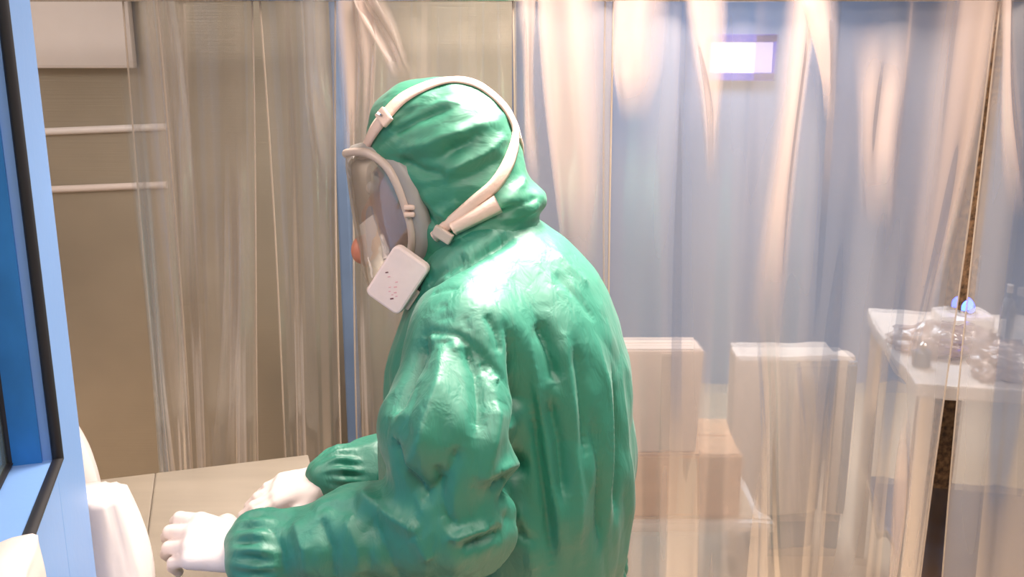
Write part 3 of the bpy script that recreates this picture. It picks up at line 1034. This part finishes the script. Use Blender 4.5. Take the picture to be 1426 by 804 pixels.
def hood_sdf(P):
    d = s_ell(P, WM(624, 210), (0.119, 0.096, 0.119), head_R)
    d = smin(d, s_ell(P, WM(568, 180), (0.060, 0.076, 0.066), head_R), 0.05)
    d = smin(d, s_ell(P, WM(638, 262), (0.098, 0.090, 0.090), head_R), 0.035)
    d = smin(d, s_caps(P, WM(664, 262), WM(676, 322), 0.080, 0.092), 0.035)
    # ruffle at the nape
    d = smin(d, s_ell(P, WM(716, 278), (0.056, 0.074, 0.030), head_R), 0.02)
    d = smin(d, s_caps(P, WM(640, 320), WM(620, 356), 0.086, 0.074), 0.03)
    # opening for the face
    cut = s_ell(P, WM(512, 300), (0.088, 0.072, 0.140), head_R)
    return np.maximum(d, -cut)


hstrokes_px = [
    ([(525, 205), (560, 178), (600, 160), (630, 150)], -0.009, 0.007),
    ([(545, 175), (580, 150), (620, 136)], -0.006, 0.006),
    ([(555, 222), (592, 240), (624, 244)], -0.014, 0.010),
    ([(560, 208), (600, 200), (640, 184), (690, 170)], 0.009, 0.010),
    ([(575, 222), (620, 218), (660, 196)], -0.007, 0.008),
    ([(600, 250), (640, 232), (676, 214), (704, 188)], 0.008, 0.009),
    ([(618, 212), (650, 198), (668, 184)], -0.008, 0.008),
    ([(580, 262), (620, 258), (660, 244), (700, 220)], -0.006, 0.010),
    ([(572, 262), (586, 290), (606, 316)], -0.010, 0.009),
    ([(590, 272), (610, 300), (630, 306)], 0.006, 0.008),
    ([(610, 300), (625, 290), (640, 284)], 0.007, 0.007),
    ([(690, 300), (720, 288), (748, 276)], -0.010, 0.006), ([(700, 288), (724, 262), (730, 246)], 0.008, 0.009),
    ([(700, 308), (730, 298), (752, 286)], 0.006, 0.006),
    ([(570, 150), (610, 142), (645, 146)], 0.005, 0.007),
]
lo = vnp(WM(630, 220)) - np.array([0.24, 0.20, 0.24]); hi = vnp(WM(630, 220)) + np.array([0.24, 0.20, 0.18])
V, Q = surface_nets(hood_sdf, lo, hi, 0.005, 2)
N_ = normals_of(V, Q)
Dp = fold_disp(V, hood_sdf, hstrokes_px) + 0.005 * (0.3 - np.abs(nz(V, (9, 14, 22), 5.0))) + 0.0015 * nz(V, (40, 40, 50), 2.0)
hood = obj('hood', (V + N_ * Dp[:, None]).tolist(), Q.tolist(), M['cloth_hood'], person)
sm = hood.modifiers.new('smooth', 'SUBSURF'); sm.levels = 1; sm.render_levels = 1

# ---- body: one continuous figure under the clothing
def body_sdf(P):
    d = s_ell(P, WM(626, 212), (0.098, 0.076, 0.104), head_R)                       # skull
    d = smin(d, s_ell(P, WM(572, 292), (0.060, 0.058, 0.090), head_R), 0.03)        # face and jaw
    d = smin(d, s_caps(P, WM(524, 268), WM(512, 304), 0.009, 0.015), 0.014)         # nose
    d = smin(d, s_caps(P, WM(528, 336, -0.02), WM(528, 336, 0.02), 0.010, 0.010), 0.010)   # lips
    d = smin(d, s_ell(P, WM(545, 372), (0.026, 0.026, 0.022), head_R), 0.02)        # chin
    for s in (-1, 1):
        d = smin(d, s_ell(P, WM(618, 256, 0.076 * s), (0.020, 0.010, 0.032), head_R), 0.008)   # ears
        d = smin(d, s_caps(P, WM(532, 236, 0.018 * s), WM(546, 240, 0.05 * s), 0.009, 0.008), 0.012)   # brow
        d = np.maximum(d, -(s_ell(P, WM(523, 258, 0.031 * s), (0.012, 0.014, 0.009), head_R)))
    d = smin(d, s_caps(P, WM(640, 280), WM(690, 380), 0.056, 0.062), 0.03)
    d = smin(d, torso_sdf(P) + 0.045, 0.03)
    d = smin(d, np.minimum(s_caps(P, NK + Lt * 0.04, SHn, 0.035, 0.05), s_caps(P, NK - Lt * 0.04, SHf, 0.035, 0.05)), 0.03)
    d = smin(d, arms_sdf(P, 0.036), 0.02)
    d = smin(d, np.minimum(s_caps(P, hipN, footN, 0.085, 0.045), s_caps(P, hipF, footF, 0.085, 0.045)), 0.03)
    for w, u in ((WRn, (WRn - ELn).normalized()), (WRf, (WRf - ELf).normalized())):
        d = smin(d, s_caps(P, w - u * 0.05, w + u * 0.02, 0.026, 0.022), 0.02)
    return d


lo = (-0.48, 1.10, 0.02); hi = (0.32, 2.00, 1.70)
V, Q = surface_nets(body_sdf, lo, hi, 0.009, 1)
body = obj('body', V.tolist(), Q.tolist(), M['skin'], person)
for s in (-1, 1):
    lump('eyeball', WM(527, 258, 0.031 * s), (0.011, 0.011, 0.011), M['eye'], 0, 0.0, 2.0, parent=body, sub=3)
    MB().tube([WM(529, 242, 0.016 * s), WM(531, 238, 0.030 * s), WM(540, 241, 0.046 * s)], [0.003, 0.004, 0.002], 8).build('eyebrow', M['hair'], body, smooth=True)
for nm, ft in (('boot', footN), ('boot', footF)):
    fnb = lambda P, ft=ft: np.maximum(smin(s_caps(P, ft + Vector((0, 0, 0.06)), ft, 0.068, 0.062), s_caps(P, ft + Vector((0, 0, -0.03)), ft + Fd * 0.16 + Vector((0, 0, -0.045)), 0.058, 0.045), 0.03), -P[:, 2])
    V, Q = surface_nets(fnb, vnp(ft) - 0.26, vnp(ft) + 0.26, 0.012, 1)
    obj(nm, V.tolist(), Q.tolist(), M['boot'], person)


# ---- gloves: palm, five fingers
def glove(w, arm, u, v, n, curls, thumb_curl, parent, scale=1.0, spread=0.10):
    u = Vector(u).normalized(); v = Vector(v); v = (v - u * v.dot(u)).normalized(); n = Vector(n); n = (n - u * n.dot(u) - v * n.dot(v)).normalized()
    k = scale
    segs = []
    offs = (0.031, 0.0105, -0.0105, -0.030)
    lens = ((0.044, 0.026, 0.021), (0.048, 0.030, 0.022), (0.045, 0.028, 0.021), (0.035, 0.021, 0.019))
    knuck = (0.088, 0.092, 0.088, 0.080)
    fingers = []
    for i in range(4):
        kn = w + u * knuck[i] * k + v * offs[i] * k
        d0 = (u + v * (offs[i] * spread / 0.03)).normalized()
        p = kn; a = 0.0; ch = [p]
        for j in range(3):
            a += curls[i][j]
            dr = (d0 * math.cos(a) - n * math.sin(a)).normalized()
            p = p + dr * lens[i][j] * k
            ch.append(p)
        fingers.append(ch)
    tb = w + u * 0.026 * k + v * 0.026 * k - n * 0.006
    ch = [tb]; a = 0.0
    d0 = (u * 0.66 + v * 0.70 - n * 0.25).normalized()
    p = tb
    for j, L_ in enumerate((0.042, 0.034, 0.027)):
        a += thumb_curl[j]
        dr = (d0 * math.cos(a) + (u * 0.5 - v * 0.55 - n * 0.6).normalized() * math.sin(a)).normalized()
        p = p + dr * L_ * k; ch.append(p)
    thumb = ch

    def f(P):
        d = s_caps(P, w + arm * 0.06, w, 0.035 * k, 0.030 * k)
        for i in range(4):
            d = smin(d, s_caps(P, w + v * offs[i] * 0.5 * k, fingers[i][0], 0.019 * k, 0.0145 * k), 0.012)
        d = smin(d, s_caps(P, w + v * 0.012, thumb[1], 0.019 * k, 0.0135 * k), 0.012)
        rr = (0.0118, 0.0105, 0.0098, 0.0085)
        for i in range(4):
            s = (1.0, 1.03, 0.98, 0.88)[i] * k
            e = s_caps(P, fingers[i][0], fingers[i][1], rr[0] * s, rr[1] * s)
            e = smin(e, s_caps(P, fingers[i][1], fingers[i][2], rr[1] * s, rr[2] * s), 0.003)
            e = smin(e, s_caps(P, fingers[i][2], fingers[i][3], rr[2] * s, rr[3] * s), 0.003)
            d = smin(d, e, 0.0045)
        e = s_caps(P, thumb[1], thumb[2], 0.0135 * k, 0.0118 * k)
        e = smin(e, s_caps(P, thumb[2], thumb[3], 0.0118 * k, 0.0095 * k), 0.003)
        return smin(d, e, 0.006)

    allp = np.array([vnp(q) for c in fingers + [thumb] for q in c] + [vnp(w - u * 0.08)])
    V, Q = surface_nets(f, allp.min(0) - 0.06, allp.max(0) + 0.06, 0.0028, 1)
    Nn = normals_of(V, Q)
    V = V + Nn * (0.0008 * nz(V, (60, 60, 60), 1.0))[:, None]
    return obj('glove', V.tolist(), Q.tolist(), M['glove'], parent), fingers, thumb


gw = W(346, 768, 1.29)
g1, fN, tN = glove(gw, (ELn - WRn).normalized(), Vector((-1, 0.16, 0.12)), Vector((0, 0.75, 0.60)), Vector((-0.1, -0.62, 0.78)),
                   ((0.35, 0.65, 0.5), (0.4, 0.7, 0.5), (0.45, 0.7, 0.5), (0.5, 0.75, 0.5)), (0.35, 0.55, 0.4), person, 1.02)
gw2 = W(450, 668, 1.685)
g2, fF, tF = glove(gw2, (ELf - WRf).normalized(), Vector((-1, -0.16, -0.22)), Vector((0.1, -0.85, -0.30)), Vector((0.0, -0.30, 0.95)),
                   ((0.15, 0.3, 0.25), (0.2, 0.35, 0.25), (0.25, 0.4, 0.3), (0.3, 0.4, 0.3)), (0.1, 0.25, 0.2), person, 1.0)

# ---- full face mask
mask = bpy.data.objects.new('respirator_mask', None)
mask.location = (0, 0, 0)
COL.objects.link(mask)
mask.parent = person
mask.location = -Vector((X0, Y0, 0))
mask['label'] = 'clear full face respirator with white square filters'
RIM = [(482, 214, 0.0), (497, 212, 0.040), (516, 215, 0.066), (537, 230, 0.080), (552, 254, 0.086), (565, 288, 0.086), (574, 322, 0.078), (572, 352, 0.066), (556, 384, 0.046), (532, 402, 0.022), (516, 404, 0.0)]


def cat(pts, n):
    """Catmull-Rom through points"""
    out = []
    P = [pts[0]] + pts + [pts[-1]]
    for i in range(1, len(P) - 2):
        for k in range(n):
            t = k / n
            a, b, c, d = P[i - 1], P[i], P[i + 1], P[i + 2]
            out.append(0.5 * ((2 * b) + (c - a) * t + (2 * a - 5 * b + 4 * c - d) * t * t + (-a + 3 * b - 3 * c + d) * t ** 3))
    out.append(P[-2])
    return out


near = cat([WL(x, y, w) for x, y, w in RIM], 4)
farr = [mirror(p) for p in near]
nr = len(near)
prof = cat([WM(x, y) for x, y in ((482, 214), (485, 232), (489, 258), (493, 285), (497, 312), (501, 340), (504, 365), (509, 388), (516, 404))], 6)
# resample the profile to as many rows as the rim has
prof = [prof[min(len(prof) - 1, round(i * (len(prof) - 1) / (nr - 1)))] for i in range(nr)]
nth = 18
vv = []
for i in range(nr):
    mid = (near[i] + farr[i]) / 2
    half = (near[i] - farr[i]) / 2
    for k in range(nth + 1):
        th = -math.pi / 2 + math.pi * k / nth
        c = abs(math.cos(th)) ** 0.8
        vv.append(mid + half * math.sin(th) + (prof[i] - mid) * c)
ff = [(i * (nth + 1) + k, i * (nth + 1) + k + 1, (i + 1) * (nth + 1) + k + 1, (i + 1) * (nth + 1) + k) for i in range(nr - 1) for k in range(nth)]
obj('visor', vv, ff, M['visor'], mask)
loop = near + farr[::-1][1:-1]
MB().tube(loop + [loop[0], loop[1]], 0.0076, 10, cap=False).build('rim', M['mask_rim'], mask, smooth=True)
# silicone skirt from the rim back to the face
vv = []
cen = WM(560, 310)
back = cat([WL(x, y, w) for x, y, w in [(500, 206, 0.0), (526, 203, 0.040), (552, 212, 0.066), (575, 238, 0.080), (588, 270, 0.084), (600, 306, 0.082), (606, 336, 0.072), (602, 362, 0.060), (584, 388, 0.044), (556, 408, 0.022), (536, 410, 0.0)]], 4)
backf = [mirror(p) for p in back]
bl = back + backf[::-1][1:-1]
n = len(loop)
vv = []
for s in range(6):
    t_ = s / 5
    for i in range(n):
        p = loop[i].lerp(bl[i], t_)
        o_ = (p - cen); o_ = (o_ - Fd * o_.dot(Fd)).normalized()
        vv.append(p + o_ * 0.010 * math.sin(math.pi * t_))
ff = [(s * n + i, s * n + (i + 1) % n, (s + 1) * n + (i + 1) % n, (s + 1) * n + i) for s in range(5) for i in range(n)]
sk = obj('face_seal', vv, ff, M['silicone'], mask)
so = sk.modifiers.new('thick', 'SOLIDIFY'); so.thickness = 0.003
# nose cup inside the visor
V, Q = surface_nets(lambda P: smin(s_ell(P, WM(532, 344), (0.026, 0.034, 0.040), head_R), s_ell(P, WM(522, 306), (0.016, 0.020, 0.034), head_R), 0.02),
                    vnp(WM(540, 320)) - 0.12, vnp(WM(540, 320)) + 0.12, 0.005, 1)
obj('nose_cup', V.tolist(), Q.tolist(), pmat('nose_cup_blue', srgb(120, 140, 185), 0.4, var=0.06), mask)
# front valve
fv = WM(503, 348)
V, Q = surface_nets(lambda P: smin(s_ell(P, fv, (0.016, 0.026, 0.024), head_R), s_ell(P, fv - Fd * 0.012, (0.012, 0.030, 0.030), head_R), 0.008), vnp(fv) - 0.06, vnp(fv) + 0.06, 0.003, 1)
obj('exhale_valve', V.tolist(), Q.tolist(), M['valve'], mask)


# filters: tilted square pads on round mounts
def filter_pad(side):
    A, B, C_ = WL(553, 338, 0.108), WL(601, 372, 0.108), WL(501, 399, 0.108)
    if side < 0: A, B, C_ = [mirror(q_) - Fd * 0.040 - Vector((0, 0, 0.012)) for q_ in (A, B, C_)]
    e1 = (B - A); e2 = (C_ - A)
    w1, w2 = e1.length, e2.length
    e1.normalize(); e2 = (e2 - e1 * e2.dot(e1)).normalized()
    e3 = e1.cross(e2)
    if e3.dot(Lt * side) < 0: e3 = -e3
    # turn the pad a little towards the front
    c = A + e1 * w1 / 2 + e2 * w2 / 2
    Rm = Matrix((e1, e2, e3)).transposed()
    bm = bmesh.new()
    bmesh.ops.create_cube(bm, size=1)
    for v in bm.verts: v.co = Vector((v.co.x * w1, v.co.y * w2, v.co.z * 0.020))
    ve = [e for e in bm.edges if abs(e.verts[0].co.z - e.verts[1].co.z) > 0.01]
    bmesh.ops.bevel(bm, geom=ve, offset=0.011, segments=4, profile=0.5, affect='EDGES')
    he = [e for e in bm.edges if abs(e.verts[0].co.z - e.verts[1].co.z) < 0.001 and not any(len(f.verts) > 4 and False for f in e.link_faces)
          and len({round(f.normal.z, 1) for f in e.link_faces}) > 1]
    bmesh.ops.bevel(bm, geom=he, offset=0.004, segments=2, profile=0.5, affect='EDGES')
    bm.verts.index_update()
    vv = [c + Rm @ v.co for v in bm.verts]; ff = [[v.index for v in f.verts] for f in bm.faces]
    bm.free()
    f = obj('filter', vv, ff, M['filter'], mask, smooth=False)
    f['label'] = 'white square filter pad'
    # printed specks
    if side > 0:
        rr = random.Random(8)
        for (a, b, s, m) in ((0.14, 0.30, 0.0024, 'mark'), (-0.30, -0.02, 0.002, 'mark'), (0.20, 0.22, 0.0016, 'mark_pink'), (0.13, 0.18, 0.002, 'mark_pink'),
                             (0.06, 0.10, 0.0022, 'mark_pink'), (0.10, 0.24, 0.0014, 'mark_pink'), (0.02, 0.02, 0.0018, 'mark_pink'), (-0.2, 0.02, 0.0018, 'mark_pink'),
                             (-0.05, 0.16, 0.0016, 'mark_pink'), (0.0, 0.22, 0.0016, 'mark_pink')):
            q = c + e1 * (-a * w1) * -1 + e2 * b * w2 + e3 * 0.0102
            MB().box(q, (s * 2.4, s, 0.0006), Matrix((e1 * 0.7 - e2 * 0.7, (e1 + e2) * 0.7, e3)).transposed()).build('print_mark', M[m], f)
    # mount and lower clip
    MB().tube([c - e3 * 0.010, c - e3 * 0.026, c - e3 * 0.040 - Fd * 0.004], [0.026, 0.026, 0.022], 20).build('filter_mount', M['silicone'], mask, smooth=True)
    q = c + e1 * w1 * 0.42 + e2 * w2 * 0.18 - e3 * 0.012
    MB().box(q, (w1 * 0.36, w2 * 0.40, 0.014), Rm, 0.003).build('filter_clip', M['mask_rim'], mask)
    return c


cN = filter_pad(1)
cF = filter_pad(-1)
# dark rubber bracket under the near filter
q = [WL(x, y, 0.085) for x, y in ((600, 376), (590, 400), (574, 424))]
MB().tube(q, [0.014, 0.018, 0.008], 10).build('bracket', M['dark'], mask, smooth=True)


# straps laid on the hood
def strap(name, path, width, mat, mirror=False, lift=0.003, thick=0.003):
    pts, nrm = [], []
    for x, y in path:
        p, g_ = march(hood_sdf, x, y)
        pts.append(Vector(p)); nrm.append(Vector(g_))
    P = cat(pts, 5); Nn = cat(nrm, 5)
    if mirror:
        o_ = Vector((X0, Y0, 0))
        P = [p - Lt * 2 * (p - o_).dot(Lt) for p in P]
        Nn = [q_ - Lt * 2 * q_.dot(Lt) for q_ in Nn]
    vv, ff = [], []
    m = len(P)
    for i in range(m):
        t_ = (P[min(i + 1, m - 1)] - P[max(i - 1, 0)]).normalized()
        nn = Nn[i].normalized()
        s_ = nn.cross(t_).normalized()
        w = width[0] + (width[1] - width[0]) * i / (m - 1)
        a = P[i] + nn * lift
        vv += [a + s_ * w / 2, a + s_ * w / 4 + nn * thick, a - s_ * w / 4 + nn * thick, a - s_ * w / 2, a - s_ * w / 4 - nn * 0.004, a + s_ * w / 4 - nn * 0.004]
    for i in range(m - 1):
        for k in range(6):
            ff.append((i * 6 + k, i * 6 + (k + 1) % 6, (i + 1) * 6 + (k + 1) % 6, (i + 1) * 6 + k))
    ff.append(tuple(range(6))); ff.append(tuple(range((m - 1) * 6 + 5, (m - 1) * 6 - 1, -1)))
    return obj(name, vv, ff, mat, mask)


top_path = [(508, 204), (522, 184), (538, 163), (563, 138), (600, 120), (632, 114), (666, 122), (697, 147), (713, 174), (716, 192)]
low_path = [(606, 330), (634, 305), (662, 280), (687, 258), (704, 232), (714, 204), (716, 182)]
for mir in (False, True):
    strap('head_strap', top_path, (0.025, 0.024), M['strap'], mir)
    strap('neck_strap', low_path, (0.019, 0.026), M['strap'], mir)
strap('strap_pad', [(632, 318), (655, 305), (676, 293), (694, 284)], (0.022, 0.030), M['strap'], False, 0.006, 0.006)


def clip_on(px, py, s, mat, ang, name='buckle'):
    p, g_ = march(hood_sdf, px, py)
    p = Vector(p); nn = Vector(g_)
    u = (Vector((1, 0, 0)) - nn * nn.x).normalized()
    v = nn.cross(u)
    u2 = u * math.cos(ang) + v * math.sin(ang)
    v2 = nn.cross(u2)
    Rm = Matrix((u2, v2, nn)).transposed()
    MB().box(p + nn * 0.010, s, Rm, 0.003).build(name, mat, mask)


clip_on(540, 166, (0.030, 0.020, 0.008), M['strap'], -0.9)
clip_on(538, 164, (0.012, 0.003, 0.018), M['chrome'], -0.6)
clip_on(620, 325, (0.034, 0.018, 0.010), M['mask_rim'], -0.5)
for yy in (289, 299):
    MB().box(WL(570, yy, 0.094), (0.018, 0.008, 0.008), None, 0.003).build('rim_clip', M['strap'], mask)

# ------------------------------------------------------------------ white bags on the bench
def bag(name, label, c, rx, ry, h, seed, lean=(0, 0), neck=0.35):
    """a filled plastic bag: full at the base, creased, drawn in at the top"""
    rows, n = 26, 48
    vv = []
    for j in range(rows + 1):
        s = j / rows
        r = (1 - 0.15 * (1 - min(1, s * 6)) ** 2) * (1 - (1 - neck) * max(0, (s - 0.45) / 0.55) ** 1.7)
        for i in range(n):
            a = 2 * math.pi * i / n
            cr = 1 + 0.12 * mnoise.noise(Vector((math.cos(a) * 1.6 + seed, math.sin(a) * 1.6, s * 2.2))) + (0.05 + 0.16 * s) * abs(mnoise.noise(Vector((math.cos(a) * 4, math.sin(a) * 4 + seed, s * 1.4))))
            vv.append((c[0] + rx * r * cr * math.cos(a) + lean[0] * s * s, c[1] + ry * r * cr * math.sin(a) + lean[1] * s * s, c[2] + h * s))
    ff = [(j * n + i, j * n + (i + 1) % n, (j + 1) * n + (i + 1) % n, (j + 1) * n + i) for j in range(rows) for i in range(n)]
    ff.append(tuple(range(n - 1, -1, -1)))
    # rounded top
    k = len(vv)
    vv.append((c[0] + lean[0], c[1] + lean[1], c[2] + h * 1.03))
    ff += [(rows * n + i, rows * n + (i + 1) % n, k) for i in range(n)]
    return obj(name, vv, ff, M['bag'])


AB = solve(lambda b: proj(cab_pt(L_far + 0.085, b, ZB + 0.06))[0], 166, -0.2, 0.3)
p = cab_pt(L_far + 0.085, AB, ZB)
hb = solve(lambda h: proj(p + Vector((0, 0, h)))[1], 686, 0.02, 0.3)
t0 = bag('powder_bag', '', (p.x, p.y, ZB), 0.060, 0.052, hb, 3.3, (-0.014, 0.0), 0.70)
tag(t0, 'plump white plastic bag on the bench right in front of the near glove', 'bag', 'white bags on the bench')
AB = solve(lambda b: proj(cab_pt(b1 - 0.30, b, ZB + 0.14))[0], 108, -0.2, 0.4)
p = cab_pt(b1 - 0.30, AB, ZB)
hb = solve(lambda h: proj(p + Vector((0, 0, h)))[1], 592, 0.02, 0.4)
t1 = bag('powder_bag', '', (p.x, p.y, ZB), 0.042, 0.038, hb, 8.1, (-0.008, 0.0), 0.40)
tag(t1, 'white plastic bag peeking out behind the blue cabinet edge', 'bag', 'white bags on the bench')

# white cloth lying on the sill of the cabinet window
vv = []
nu, nv = 26, 22
for j in range(nv + 1):
    for i in range(nu + 1):
        a0_ = max(AW - 0.22, -0.385); a = a0_ + (AW - a0_) * i / nu
        s_ = (REC + 0.085) * j / nv                        # along the cloth: sill, over the gasket, down the front
        if s_ < REC + 0.005:
            b, dz = REC - 0.012 - s_, 0.008 * min(1, s_ / (REC * 0.6))
        else:
            b, dz = -0.018, 0.008 - (s_ - REC - 0.005)
        q = cab_pt(a, b - 0.006 * abs(mnoise.noise(Vector((a * 25, s_ * 20, 0.3)))), zc + 0.005 + dz + 0.005 * (1 + mnoise.noise(Vector((a * 22, s_ * 22, 1.7)))))
        vv.append(q)
ff = [(j * (nu + 1) + i, j * (nu + 1) + i + 1, (j + 1) * (nu + 1) + i + 1, (j + 1) * (nu + 1) + i) for j in range(nv) for i in range(nu)]
o = obj('wipe_cloth', vv, ff, M['glove'])
so = o.modifiers.new('thick', 'SOLIDIFY'); so.thickness = 0.004; so.offset = 1
tag(o, 'white wipe cloth draped over the sill of the blue cabinet window', 'cloth')
